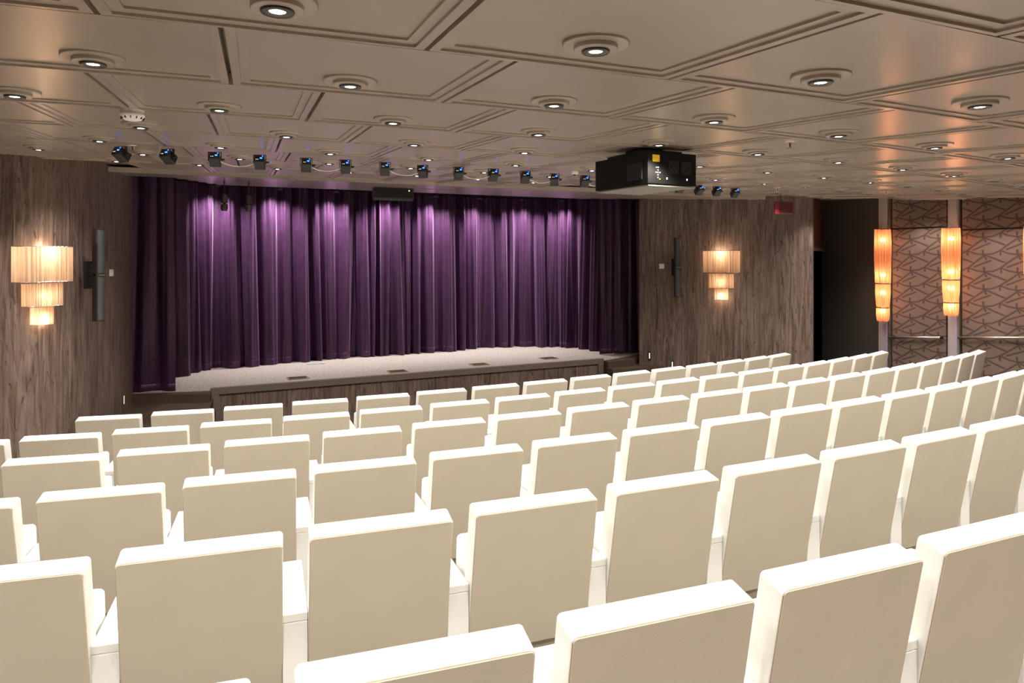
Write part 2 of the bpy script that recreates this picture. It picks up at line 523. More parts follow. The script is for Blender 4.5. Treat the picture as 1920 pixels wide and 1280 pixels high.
# right side wall
RW0 = Vector((9.05, 8.52)); RW1 = Vector((9.36, 6.38))
rt = (RW1 - RW0).normalized(); rn_ = Vector((rt.y, -rt.x))      # rn_ points into the room (towards -x)
if rn_.x > 0: rn_ = -rn_
def rw(s, o=0.0):
    p = RW0 + rt * s + rn_ * o
    return (p.x, p.y)
def rbox(mb, s0, s1, o0, o1, z0, z1):
    q = [rw(s0, o0), rw(s1, o0), rw(s1, o1), rw(s0, o1)]
    # order counter-clockwise
    a = sum((q[i][0] * q[(i + 1) % 4][1] - q[(i + 1) % 4][0] * q[i][1]) for i in range(4))
    if a < 0: q = q[::-1]
    return mb.prism(q, z0, z1)
m = MB(); rbox(m, -.02, 9.2, -.12, 0, -.4, top)
RIGHT = struct(m.build('wall_side', M_GREYWALL), 'right side wall clad in crackle patterned fabric panels')
m = MB(); m.prism([(9.05, 8.52), (9.15, 8.50), (9.38, 9.95), (9.26, 9.97)], -.4, top)
struct(m.build('wall_recess', M_GREYWALL), 'plain dark grey wall between the doorway and the lantern lamps')

# back and unseen sides of the room
m = MB(); m.box((3, -3.15, 1.4), (20, .1, 4.2)); struct(m.build('wall_back', M_WALL), 'plain taupe rear wall')
m = MB(); m.box((-4.25, 2.3, 1.4), (.1, 11.0, 4.4)); struct(m.build('wall_far_left', M_WOOD), 'walnut wall along the left side')

# ---- stage
def stage_xy(t, n, ang=math.radians(7.4)):
    return (t * math.cos(ang) - n * math.sin(ang), t * math.sin(ang) + n * math.cos(ang))
FL = Vector((-.67, 9.79)); FR = Vector((5.27, 10.56))
ft = (FR - FL).normalized(); fn = Vector((-ft.y, ft.x))          # fn points away from the audience
st = MB()
poly = [FL + fn * .03, FR + fn * .03, Vector((5.30, 10.55)), Vector((6.35, 11.1)), Vector((6.6, 13.4)), Vector((-2.6, 13.2)), Vector((-1.95, 9.95)), Vector((-.69, 9.80))]
st.prism([(p.x, p.y) for p in poly], STAGE_Z - .25, STAGE_Z)
struct(st.build('floor_stage', M_STAGE), 'pale carpeted stage floor in front of the purple curtain')
# fascia of boards, cap, end posts
fz0 = -.3
board_wall('wall_stage_front', 'walnut boarded front of the stage under a taupe cap',
           [(p.x, p.y) for p in (FL + ft * .05, FR - ft * .05)], lambda x, y: fz0, lambda x, y: STAGE_Z - .045, .24, flip=1)
m = MB()
q = [FL - fn * .03, FR - fn * .03, FR + fn * .05, FL + fn * .05]
m.prism([(p.x, p.y) for p in q], STAGE_Z - .05, STAGE_Z + .03)
struct(m.build('trim_3', M_CAP), 'taupe cap along the front edge of the stage')
for nm, P in (('trim_4', FL), ('trim_5', FR)):
    m = MB(); s = 1 if P is FL else -1
    q = [P - fn * .028, P - fn * .028 + ft * .10 * s, P + fn * .06 + ft * .10 * s, P + fn * .06]
    if s < 0: q = q[::-1]
    m.prism([(p.x, p.y) for p in q], fz0, STAGE_Z + .028)
    struct(m.build(nm, M_CAP), 'taupe end post of the stage front on the ' + ('left' if s > 0 else 'right'))
# side steps
def steps(name, label, edges):
    w = None
    for i, (pts, z) in enumerate(edges):
        mm = MB(); mm.prism(pts, -.38, z)
        if w is None:
            w = struct(mm.build(name, M_FLOOR), label)
        else:
            mm.build('step', M_FLOOR, w)
BACK_L = [(-.64, 10.1), (-2.2, 10.1)]
steps('floor_steps_left', 'brown carpeted steps up to the left end of the stage', [
    ([(-1.66, 9.76), (-1.1, 9.70), (-.66, 9.575), (-.66, 10.0), (-2.1, 10.2), (-2.1, 9.80)], STAGE_Z - .004),
    ([(-1.62, 8.98), (-1.2, 9.10), (-.64, 9.17), (-.64, 9.9), (-2.1, 10.0), (-2.1, 9.1)], STAGE_Z - .10),
    ([(-1.8, 8.55), (-.60, 8.75), (-.60, 9.6), (-2.1, 9.8), (-2.1, 8.6)], STAGE_Z - .21),
    ([(-2.0, 8.15), (-.58, 8.35), (-.58, 9.3), (-2.1, 9.5)], STAGE_Z - .33),
])
steps('floor_steps_right', 'brown carpeted steps up to the right end of the stage', [
    ([(5.28, 10.385), (5.8, 10.50), (6.25, 10.92), (6.5, 11.3), (5.28, 11.1)], STAGE_Z - .004),
    ([(5.27, 10.21), (5.75, 10.20), (6.22, 10.23), (6.5, 10.9), (5.28, 10.9)], STAGE_Z - .10),
    ([(5.26, 9.85), (6.0, 9.80), (6.5, 9.85), (6.6, 10.5), (5.27, 10.6)], STAGE_Z - .21),
    ([(5.25, 9.5), (6.3, 9.4), (6.8, 9.5), (6.7, 10.3), (5.27, 10.3)], STAGE_Z - .33),
])
# black box around the stage; its unseen back wall is added to block light
m = MB(); m.box((2.2, 13.55, 1.6), (11.5, .08, 4.4)); struct(m.build('wall_stage_back', M_VOID), 'unseen black wall added behind the curtain to block light')
m = MB(); m.box((-2.75, 11.7, 1.6), (.08, 3.8, 4.4)); struct(m.build('wall_stage_left', M_VOID), 'black wall of the left wing')
m = MB(); m.box((6.9, 12.2, 1.6), (.08, 2.7, 4.4)); struct(m.build('wall_stage_right', M_VOID), 'black wall of the right wing')
m = MB(); m.prism([(-2.75, 9.35), (6.9, 9.35), (6.9, 13.6), (-2.75, 13.6)], lambda x, y: zc(x, y, .035), lambda x, y: zc(x, y, SLAB - .001))
struct(m.build('ceiling_stage', M_VOID), 'black ceiling above the stage')
# slatted soffit in front of the curtain
SOF = [(8.66, -1.72, 7.0), (8.93, -1.70, 6.9), (9.20, -1.68, 6.7), (9.47, -1.04, 6.4), (9.74, -.94, 6.0), (10.01, -.85, 5.70), (10.28, -.76, 5.42), (10.55, -.66, 5.10)]
sof = None
for i, (y, xl, xr) in enumerate(SOF):
    w = .268 if i else .262
    mm = MB()
    zo = -.018 if i else -.027
    mm.prism([(xl, y), (xr, y), (xr, y + w), (xl, y + w)], lambda x, y: zc(x, y, zo), lambda x, y: zc(x, y, .03))
    if sof is None: sof = struct(mm.build('ceiling_soffit', M_CEIL), 'taupe slatted soffit between the ceiling panels and the curtain')
    else: mm.build('slat', M_CEIL, sof)

# ------------------------------------------------------------------ curtains
def drape(name, label, path, z0, ztop, seed, depth=.24, hemmed=True, wmin=.08, wmax=.33, group='purple stage curtains'):
    rnd = random.Random(seed)
    pts, L = resample(catmull(path, 12), .011)
    n = len(pts)
    # broad folds with deep gaps between some of them, and smaller folds riding on them
    def series(wa, wb, dp, gap, drift):
        out = []; s = -.4
        while s < L + .4:
            w = rnd.uniform(wa, wb)
            out.append((s, w, rnd.uniform(.55, 1.0) * dp, rnd.uniform(-1, 1) * drift, rnd.uniform(.6, 1.5)))
            s += w + (rnd.uniform(.3, 1.0) * gap if rnd.random() < .5 else 0)
        return out
    big = series(wmin * 2, wmax, depth, .07, .07)
    small = series(wmin * .6, wmin * 1.3, depth * .2, .03, .05)
    NZ = 22
    nor = []
    for i in range(n):
        t = (pts[min(i + 3, n - 1)] - pts[max(i - 3, 0)]).normalized()
        nor.append(Vector((t.y, -t.x)))
    def prof(s, zn):
        v = 0
        for fam in (big, small):
            u = 0
            for (a, w, d, dr, p) in fam:
                x = (s - (a + w * .5 + dr * (1 - zn) ** 1.3)) / (w * .56)
                if abs(x) < 1:
                    u = max(u, d * (math.cos(x * math.pi / 2) ** p) * (.75 + .25 * (1 - zn)))
            v += u
        return v
    vs = []
    for k in range(NZ + 1):
        zn = k / NZ
        for i in range(n):
            s = L * i / (n - 1)
            o = prof(s, zn)
            p = pts[i] + nor[i] * o
            zt = ztop(p.x, p.y)
            zz = z0 + (zt - z0) * zn
            if k == 0: zz += .012 * math.sin(s * 9 + seed) * .5
            vs.append((p.x, p.y, zz))
    fs = [(k * n + i, k * n + i + 1, (k + 1) * n + i + 1, (k + 1) * n + i) for k in range(NZ) for i in range(n - 1)]
    o = tag(MB().add(vs, fs).build(name, M_VELVET, smooth=True), label, 'curtain', group)
    if hemmed:
        hv = []
        for z in (.0, .02, .085, .09):
            for i in range(n):
                s = L * i / (n - 1)
                q = prof(s, .02) + (.006 if 0 < z < .09 else .001)
                p = pts[i] + nor[i] * q
                hv.append((p.x, p.y, z0 + .006 + z))
        hf = [(k * n + i, k * n + i + 1, (k + 1) * n + i + 1, (k + 1) * n + i) for k in range(3) for i in range(n - 1)]
        MB().add(hv, hf).build('hem', M_VELVET, o, smooth=True)
    return o
ctop = lambda x, y: zc(x, y, .03)
mainL = [(-1.30, 11.05), (-1.22, 11.30), (-1.08, 11.55), (-.80, 11.78), (-.21, 11.93), (.50, 12.16), (1.21, 12.36), (1.83, 12.46)]
mainR = [(1.80, 12.36), (2.14, 12.46), (3.15, 12.64), (3.74, 12.82), (4.30, 12.86), (4.60, 12.80), (5.10, 12.62), (5.40, 12.42), (5.66, 12.08), (5.85, 11.65), (5.92, 11.35)]
drape('stage_curtain', 'left half of the pleated purple velvet curtain across the back of the stage', mainL, STAGE_Z + .005, ctop, 3)
drape('stage_curtain', 'right half of the pleated purple velvet curtain across the back of the stage', mainR, STAGE_Z + .005, ctop, 11)
drape('side_curtain', 'dark purple side curtain hanging beside the left walnut wall', [(-1.75, 9.96), (-1.5, 9.98), (-1.25, 9.96), (-1.09, 9.95)], STAGE_Z + .004, ctop, 23, depth=.06, wmin=.07, wmax=.22)
drape('side_curtain', 'dark purple side curtain hanging beside the right walnut wall', [(5.52, 11.22), (5.8, 11.24), (6.1, 11.25), (6.4, 11.26)], STAGE_Z + .004, ctop, 31, depth=.07, wmin=.06, wmax=.2)

# ------------------------------------------------------------------ wash lights above the curtain
WASH = [(-.70, 11.36), (.20, 11.62), (1.08, 11.88), (1.95, 11.99), (2.80, 12.12), (3.68, 12.34), (4.50, 12.36), (5.16, 12.05)]
wm = MB().lathe([(.045, .0), (.05, -.02), (.05, -.055), (.04, -.055), (.036, -.02)], 20, cap1=False).mesh('can', M_BLACK, True)
wl = MB().lathe([(.0, -.022), (.036, -.022)], 16, cap0=False, cap1=False).mesh('lens', M_LENS)
for i, (x, y) in enumerate(WASH):
    t = empty('wash_light', (x, y, zc(x, y, .036)))
    link('can', wm, t); link('lens', wl, t)
    tag(t, 'small black wash light above the stage close before the curtain, %s from left' % ORD[i], 'wash light', 'wash lights before the curtain')
    l = bpy.data.lights.new('wash_beam', 'SPOT'); l.energy = WASH_W; l.color = (1, .92, .92); l.spot_size = math.radians(120); l.spot_blend = 1.0; l.shadow_soft_size = .03
    o = bpy.data.objects.new('wash_beam', l); COL.objects.link(o); o.location = (x, y, zc(x, y, -.03)); o.rotation_euler = (.18, 0, 0)

# ------------------------------------------------------------------ theatre seats
TILT = math.radians(11.0)
BW, BL, BT = .512, .60, .088
def rounded_slab(w, l, t, r_top, r_bot, n=5):
    """slab in local x (width) / z (down from 0 to -l) / y (0..t forward), rounded corners"""
    pts = []
    def arc(cx, cz, r, a0, a1):
        for i in range(n + 1):
            a = a0 + (a1 - a0) * i / n
            pts.append((cx + r * math.cos(a), cz + r * math.sin(a)))
    h = w / 2
    arc(h - r_top, -r_top, r_top, 0, math.pi / 2)
    arc(-h + r_top, -r_top, r_top, math.pi / 2, math.pi)
    arc(-h + r_bot, -l + r_bot, r_bot, math.pi, 1.5 * math.pi)
    arc(h - r_bot, -l + r_bot, r_bot, 1.5 * math.pi, 2 * math.pi)
    k = len(pts)
    vs = [(x, 0, z) for x, z in pts] + [(x, t, z) for x, z in pts]
    fs = [tuple(range(k)), tuple(range(2 * k - 1, k - 1, -1))] + [(i, k + i, k + (i + 1) % k, (i + 1) % k) for i in range(k)]
    return vs, fs, pts
MT = Matrix.Translation((0, 0, SEAT_H)) @ Matrix.Rotation(TILT, 4, 'X')
vs_, fs_, outline = rounded_slab(BW, BL, BT, .014, .02)
me_back = MB().add(vs_, fs_, MT).mesh('backrest', M_WHITE); bake_bevel(me_back, .004, 2)
v2, f2, o2 = rounded_slab(BW - .005, BL - .006, .006, .012, .018)
me_rear = MB().add([(x, y - .003, z - .003) for x, y, z in v2], f2, MT).mesh('rear_panel', M_BEIGE); bake_bevel(me_rear, .002, 1)
tube_pts = [MT @ Vector((x * (BW - .006) / BW, .001, z * (BL - .006) / BL - .003)) for x, z in outline]
tube_pts.append(tube_pts[0])
me_pipe = MB().tube(tube_pts, .0024, 5).mesh('piping', M_PIPE, True)
# tip-up seat, folded against the back
MS = Matrix.Translation((0, .135, .752)) @ Matrix.Rotation(math.radians(6), 4, 'X')
vs3, fs3, _ = rounded_slab(BW - .022, .40, .17, .02, .05)
me_seat = MB().add(vs3, fs3, MS).mesh('folded_seat', M_WHITE); bake_bevel(me_seat, .014, 3)
# armrest pad and its upright panel
AW = .6 - BW - .002
AZ = SEAT_H - .292
ma = MB(); ma.box((0, .085 + .23, AZ - .016), (AW, .46, .032)); me_arm = ma.mesh('armrest', M_WHITE); bake_bevel(me_arm, .004, 2)
ma = MB(); ma.box((0, .086 + .15, (AZ - .032) / 2), (AW - .001, .30, AZ - .032)); me_up = ma.mesh('side_panel', M_WHITE); bake_bevel(me_up, .0025, 1)
ma = MB(); ma.box((0, .22, .315), (BW - .02, .09, .06)); me_bar = ma.mesh('cross_bar', M_BEIGE)
ma = MB(); ma.box((-.215, .15, .345), (.02, .05, .016)); ma.box((.215, .15, .345), (.02, .05, .016)); me_hin = ma.mesh('hinge', M_BLACK)

def make_seat(last):
    t = empty('theatre_seat')
    b = link('backrest', me_back, t); link('rear_panel', me_rear, b); link('piping', me_pipe, b)
    link('folded_seat', me_seat, t); cb = link('cross_bar', me_bar, t); link('hinge', me_hin, cb)
    a = link('armrest', me_arm, t, (-.3, 0, 0)); link('side_panel', me_up, a)
    if last:
        a = link('armrest', me_arm, t, (.3, 0, 0)); link('side_panel', me_up, a)
    return t
proto = {False: make_seat(False), True: make_seat(True)}
used = {False: False, True: False}
# row, first and last seat in the photo, seats that the rows go on with outside the frame on either side
SEATS = [(0, 0, 14, 0, 0), (1, -1, 16, 0, 0), (2, 0, 17, 0, 0), (3, -1, 12, 1, 3), (4, -1, 7, 1, 5), (5, -1, 3, 1, 5)]
ROWN = ['front row', 'second row', 'third row', 'fourth row', 'fifth row', 'nearest row']
for (k, i0, i1, el, er) in SEATS:
    for i in range(i0 - el, i1 + er + 1):
        last = i == i1 + er
        if used[last]: t = copy_tree(proto[last])
        else: t = proto[last]; used[last] = True
        ph = ROW_P[k] + i * .6 / ROW_R[k]
        x = FLOOR_C[0] + ROW_R[k] * math.sin(ph); y = FLOOR_C[1] - ROW_R[k] * math.cos(ph)
        z = EYE - ROW_H[k] - SEAT_H + camber(ph * ROW_R[k])
        t.location = (x, y, z); t.rotation_euler = (0, 0, ph)
        n = i - i0
        if i < i0: where = 'past the left edge in the ' + ROWN[k]
        elif i > i1: where = '%s past the right edge in the %s' % (ORD[i - i1 - 1], ROWN[k])
        elif n == 0: where = ('leftmost in the ' if k in (0, 2) else 'cut by the left edge, leftmost in the ') + ROWN[k]
        elif i == i1: where = ('rightmost in the ' if k < 3 else 'cut by the right edge in the ') + ROWN[k]
        else: where = '%s from left in the %s' % (ORD[n], ROWN[k])
        if k == 5 and n == 0: where = 'only its top corner showing at the bottom, nearest row'
        tag(t, 'white theatre seat with beige back, ' + where, 'seat', 'white theatre seats in the ' + ROWN[k])

# ------------------------------------------------------------------ downlights
def lamp(kind, name, loc, power, col, **kw):
    l = bpy.data.lights.new(name, kind); l.energy = power; l.color = col
    for k, v in kw.items(): setattr(l, k, v)
    o = bpy.data.objects.new(name, l); COL.objects.link(o); o.location = loc
    return o
def project(x, y, z):
    s, c = math.sin(YAW), math.cos(YAW)
    d = x * s + y * c
    if d < .1: return None
    return 960 + 1324 * (x * c - y * s) / d, 483 - 1324 * (z - EYE) / d
me_o = MB().lathe([(.098, .003), (.100, -.001), (.100, -.010), (.098, -.012)], 40).mesh('outer_ring', M_CEIL); 
me_i = MB().lathe([(.066, -.012), (.066, -.024), (.064, -.026)], 36, cap0=False).mesh('inner_ring', M_CEIL)
me_z = MB().lathe([(.042, -.026), (.0425, -.029), (.040, -.033), (.0225, -.031), (.020, -.0272)], 32, cap0=False, cap1=False).mesh('bezel', M_GREYMET, True)
me_l = MB().lathe([(.0205, -.0278), (.012, -.0284), (.0, -.0286)], 20, cap0=False, cap1=False).mesh('lens', M_LENS, True)
for me in (me_o, me_i):
    me.polygons.foreach_set('use_smooth', [True] * len(me.polygons)); sharp_edges(me, .6)
dl0 = empty('downlight'); 
for nm, me in (('outer_ring', me_o), ('inner_ring', me_i), ('bezel', me_z), ('lens', me_l)): link(nm, me, dl0)
used_dl = False
RN = ['closest', 'closest', 'second', 'third', 'fourth', 'fifth', 'sixth', 'farthest']
for k in range(8):
    n = 0
    for i in range(-14, 22):
        a = RING_PH[k] + i * PIT
        x, y = polar_c(LIGHT_Y[k], a)
        if not inside(x, y, .42): continue
        z = zc(x, y, H1 + H2)
        sp = lamp('SPOT', 'downlight_beam', (x, y, z - .05), DOWN_W, (1.0, .95, .885), spot_size=math.radians(125), spot_blend=.55, shadow_soft_size=.03)
        p = project(x, y, z)
        if p is None or not (-40 < p[0] < 1960 and -8 < p[1]): continue
        if k == 0: continue
        if used_dl: t = copy_tree(dl0)
        else: t = dl0; used_dl = True
        t.location = (x, y, z)
        n += 1
        tag(t, 'round recessed downlight with stepped rings, %s from left in the %s ceiling row' % (ORD[min(n - 1, 19)], RN[k]), 'downlight', 'ceiling downlights, %s row' % RN[k])
for yy in (.1, -.8, -1.7):                                   # the same rings of downlights go on behind the camera
    for i in range(-3, 10):
        x, y = polar_c(yy, i * PIT)
        if -3.2 < x < 9.0:
            lamp('SPOT', 'downlight_beam', (x, y, zc(x, y, -.03)), DOWN_W * 1.5, (1.0, .95, .885), spot_size=math.radians(125), spot_blend=.55, shadow_soft_size=.03)

# ------------------------------------------------------------------ stage spotlights
FIX = [(-.984, 5.71), (-.678, 5.70), (-.364, 5.74), (-.047, 5.80), (.301, 5.85), (.605, 5.83), (.928, 5.86), (1.263, 5.95), (1.58, 5.95), (1.896, 5.95),
       (2.227, 6.03), (2.557, 6.13), (2.884, 6.16), (4.129, 6.46), (4.51, 6.67), (4.774, 6.72), (5.118, 6.86)]
AIMX = [3.6, 3.0, .2, .8, .5, 1.5, 2.0, 3.9, 2.6, 2.0, 3.2, 4.6, 4.2, 5.0, 4.4, 5.4, 5.8]
me_body = MB()
me_body.add([(-.052, -.07, -.045), (.052, -.07, -.045), (.052, -.07, .045), (-.052, -.07, .045), (-.058, .075, -.052), (.058, .075, -.052), (.058, .075, .052), (-.058, .075, .052)],
            [(0, 1, 2, 3), (7, 6, 5, 4), (0, 4, 5, 1), (1, 5, 6, 2), (2, 6, 7, 3), (3, 7, 4, 0)])
me_body = me_body.mesh('body', M_BLACK); bake_bevel(me_body, .006, 2)
me_disp = MB().box((.022, -.0715, .006), (.026, .003, .016)).mesh('display', M_BLUE)
me_dot = MB().box((.036, -.0715, .034), (.012, .003, .010)).mesh('status_light', M_BLUE)
me_ind = MB().box((-.012, -.0715, -.012), (.008, .003, .006)).box((-.03, -.0715, -.012), (.007, .003, .006)).mesh('indicator', M_DOT)
me_len = MB().lathe([(.04, 0), (.04, .012), (.034, .014)], 20, Matrix.Translation((0, .075, 0)) @ Matrix.Rotation(-math.pi / 2, 4, 'X')).mesh('lens_ring', M_DARK)
me_yoke = MB().box((-.066, 0, .03), (.006, .03, .10)).box((.066, 0, .03), (.006, .03, .10)).box((0, 0, .08), (.138, .03, .006)).mesh('yoke', M_BLACK)
me_knob = MB().lathe([(.012, 0), (.012, .03), (.008, .034)], 10, Matrix.Translation((.068, 0, 0)) @ Matrix.Rotation(math.pi / 2, 4, 'Y')).mesh('knob', M_BLACK)
for i, (x, y) in enumerate(FIX):
    z = zc(x, y, -.078)
    tx = AIMX[i]; tgt = Vector((tx, 12.2, EYE - .35))
    d = (tgt - Vector((x, y, z))).normalized()
    yaw = math.atan2(-d.x, d.y); pit = math.asin(d.z) - .12
    t = empty('stage_spotlight', (x, y, z)); t.scale = (.68, .68, .68)
    yk = link('yoke', me_yoke, t, rot=(0, 0, yaw)); link('knob', me_knob, yk)
    b = link('body', me_body, t, rot=(pit - .25, 0, yaw))
    link('display', me_disp, b); link('status_light', me_dot, b); link('indicator', me_ind, b); link('lens_ring', me_len, b)
    if i < 13: lab = 'black stage spotlight with blue display under the ceiling, %s from left in its row' % ORD[i]
    else: lab = 'small black stage spotlight right of the projector, %s from left of four' % ORD[i - 13]
    tag(t, lab, 'spotlight', 'stage spotlights under the ceiling')
    if i < 13 or i == 14:
        s_ = lamp('SPOT', 'stage_beam', Vector((x, y, z)) + d * .11, STAGE_W, (1, .86, .93), spot_size=math.radians(24), spot_blend=.7, shadow_soft_size=.04)
        s_.rotation_euler = d.to_track_quat('-Z', 'Y').to_euler()
# white cables looping between the spotlights
for j, (a, b) in enumerate([(2, 3), (4, 5), (6, 7), (8, 9), (10, 11), (12, 13)]):
    A = Vector((*FIX[a], zc(*FIX[a], -.07))); B = Vector((*FIX[b], zc(*FIX[b], -.07)))
    if j == 5: B = A.lerp(B, .18)
    pts = []
    for k in range(11):
        u = k / 10; p = A.lerp(B, u); p.z -= .05 * 4 * u * (1 - u); pts.append(p)
    pts = [p + Vector((.05 * (1 if k == 0 else 0), 0, 0)) for k, p in enumerate(pts)]
    tag(MB().tube(pts, .004, 6).build('cable', M_CABLE, smooth=True),
        'white cable looping between the %s and %s stage spotlights from the left' % (ORD[a], ORD[b]) if j < 5 else 'white cable running from the last stage spotlight towards the projector', 'cable', 'white spotlight cables')

# ------------------------------------------------------------------ projector
ax = math.radians(7.8)
pr = empty('projector', (2.29, 3.95, EYE + .46), (0, 0, ax))
PW, PD, PH = .395, .60, .22
m = MB(); m.box((PW / 2, PD / 2, PH / 2 + .006), (PW, PD, PH - .012)); body = m.build('body', M_PROJ, pr, bevel=.004)
m = MB(); m.box((PW / 2, PD / 2, .003), (PW - .012, PD - .012, .008)); m.build('underside', M_GREYLAM, pr)
m = MB(); m.box((PW / 2 + .0, PD / 2, PH + .012), (PW - .10, PD - .16, .024)); m.box((PW / 2, PD / 2, PH + .03), (.16, .2, .05)); m.build('ceiling_mount', M_BLACK, pr)
m = MB(); m.box((-.002, .14, .10), (.006, .16, .11)); m.build('side_grille', M_VENT, pr)
m = MB(); m.box((.062, -.0015, .176), (.056, .004, .044)); lb = m.build('warning_label', M_YELLOW, pr)
lb['label'] = 'yellow warning label'
for (x, z) in ((.205, .125), (.305, .125)):
    m = MB(); m.box((x, -.002, z), (.085, .006, .085)); g = m.build('fan_grille', M_VENT, pr)
    m = MB(); M_ = Matrix.Translation((x, -.006, z)) @ Matrix.Rotation(math.pi / 2, 4, 'X')
    m.lathe([(.036, 0), (.036, .003), (.033, .003), (.033, 0)], 24, M_, cap0=False, cap1=False)
    for w in range(4):
        aa = w * math.pi / 2 + .78
        m.box((0, 0, 0), (.05, .004, .003), M_ @ Matrix.Rotation(aa, 4, 'Z') @ Matrix.Translation((.012, 0, .001)))
    m.build('fan_guard', M_DARK, g)
for (x, z) in ((.066, .118), (.080, .118), (.078, .102), (.062, .086), (.078, .086), (.094, .086), (.078, .070), (.078, .054)):
    m = MB(); m.box((x, -.001, z), (.005, .004, .005)); m.build('button', M_DOT, pr)
m = MB(); m.box((.092, -.001, .044), (.006, .004, .006)); m.build('power_light', M_GREEN, pr)
for (x, z) in ((.15, .05), (.315, .05)):
    m = MB(); m.box((x, -.002, z), (.006, .006, .013)); m.build('socket', M_DOT, pr)
tag(pr, 'large black ceiling projector with a yellow label and two fan grilles', 'projector')

# ------------------------------------------------------------------ stepped fabric sconces on the walnut walls
def sconce(label, loc, rotz, s=1.0):
    t = empty('wall_sconce', loc, (0, 0, rotz))
    # local: x along the wall, -y out of the wall, z up; loc is the bottom of the lowest shade
    tiers = [(0, .167, .094, .075), (.170, .384, .174, .11), (.390, .716, .262, .145)]
    for j, (z0, z1, hw, dp) in enumerate(tiers):
        m = MB(); n = 28
        vs = []
        prof = []
        for i in range(n + 1):
            u = -1 + 2 * i / n
            x = hw * u
            y = -dp * (1 - abs(u) ** 7) ** .4 if abs(u) < 1 else 0
            pl = .003 * math.cos(i * math.pi)
            prof.append((x * s, (y - (pl if 0 < i < n else 0)) * s))
        for z in (z0 + .004, z1 - .002):
            vs += [(x, y, z * s) for x, y in prof]
        k = n + 1
        fs = [(i, i + 1, k + i + 1, k + i) for i in range(n)]
        sh = m.add(vs, fs).build('shade', M_SHADE, t, smooth=False)
        m = MB()
        for z in (z0 + .004, z1 - .002):
            m.tube([(x, y, z * s) for x, y in prof], .003 * s, 5)
        m.build('trim_wire', M_CHROME, sh)
    m = MB(); m.box((0, -.012 * s, .36 * s), (.08 * s, .02 * s, .50 * s)); m.build('back_plate', M_CHROME, t)
    for z in (.085, .28, .55):
        m = MB(); m.lathe([(.001, -.03), (.012, -.024), (.017, 0), (.012, .024), (.001, .03)], 12, Matrix.Translation((0, -.06 * s, z * s))); m.build('bulb', M_LENS_WARM, t, smooth=True)
    tag(t, label, 'sconce', 'stepped wall sconces')
    Mx = Matrix.Translation(loc) @ Matrix.Rotation(rotz, 4, 'Z')
    for z, w in ((.05, .55), (.27, .7), (.68, 1.1)):
        lamp('POINT', 'sconce_bulb', Mx @ Vector((0, -.05 * s, z * s)), SCONCE_W * w, (1, .76, .54), shadow_soft_size=.025)
    return t
M_LENS_WARM = glow('warm_bulb', (1, .72, .42), 5)
sconce('stepped peach fabric sconce on the left walnut wall', (-1.955, 7.53, EYE - .613), math.radians(50))
sconce('stepped peach fabric sconce on the right walnut wall beside the narrow speaker', (6.90, 9.60, EYE - .674), math.radians(-42), 1.10)

# ------------------------------------------------------------------ line-array speakers on the walls
def column_speaker(label, loc, rotz, h, w):
    t = empty('column_speaker', loc, (0, 0, rotz))
    for z0, z1, nm in ((0, h * .49, 'lower_cabinet'), (h * .51, h, 'upper_cabinet')):
        m = MB()
        prof = [(-w / 2, 0), (-w / 2, -w * .7)] + [(w / 2 * math.cos(math.pi - a * math.pi / 8), -w * .7 - w * .25 * math.sin(a * math.pi / 8)) for a in range(1, 8)] + [(w / 2, -w * .7), (w / 2, 0)]
        m.prism(prof, z0, z1)
        c = m.build(nm, M_BLACK, t)
        g = MB(); gp = [(w * .46 * math.cos(math.pi - a * math.pi / 8), -w * .73 - w * .25 * math.sin(a * math.pi / 8)) for a in range(9)]
        k = len(gp)
        g.add([(x, y, z0 + .012) for x, y in gp] + [(x, y, z1 - .012) for x, y in gp], [(i, i + 1, k + i + 1, k + i) for i in range(k - 1)])
        g.build('grille', M_GREYSPK, c, smooth=True)
    m = MB(); m.box((-w * .1, w * .6, h * .5), (w * .5, w * 1.2, h * .24)); m.box((-w * .1, w * 1.15, h * .5), (w * 1.1, w * .12, h * .3)); m.build('wall_bracket', M_BLACK, t)
    for z in (.40, .46, .54, .60):
        m = MB(); m.box((-w * .36, w * .35, h * z), (.006, .01, .008)); m.build('bolt', M_CHROME, t)
    m = MB(); m.box((w * .1, -w * .55, h * .5), (w * .7, w * .6, .006)); m.build('joint_plate', M_CHROME, t)
    tag(t, label, 'speaker', 'narrow column speakers')
column_speaker('tall narrow black column speaker on the left walnut wall', (-1.575, 7.88, EYE - .62), math.radians(48), .90, .085)
column_speaker('tall narrow black column speaker on the right walnut wall', (6.30, 9.95, EYE - .63), math.radians(-20), .95, .10)

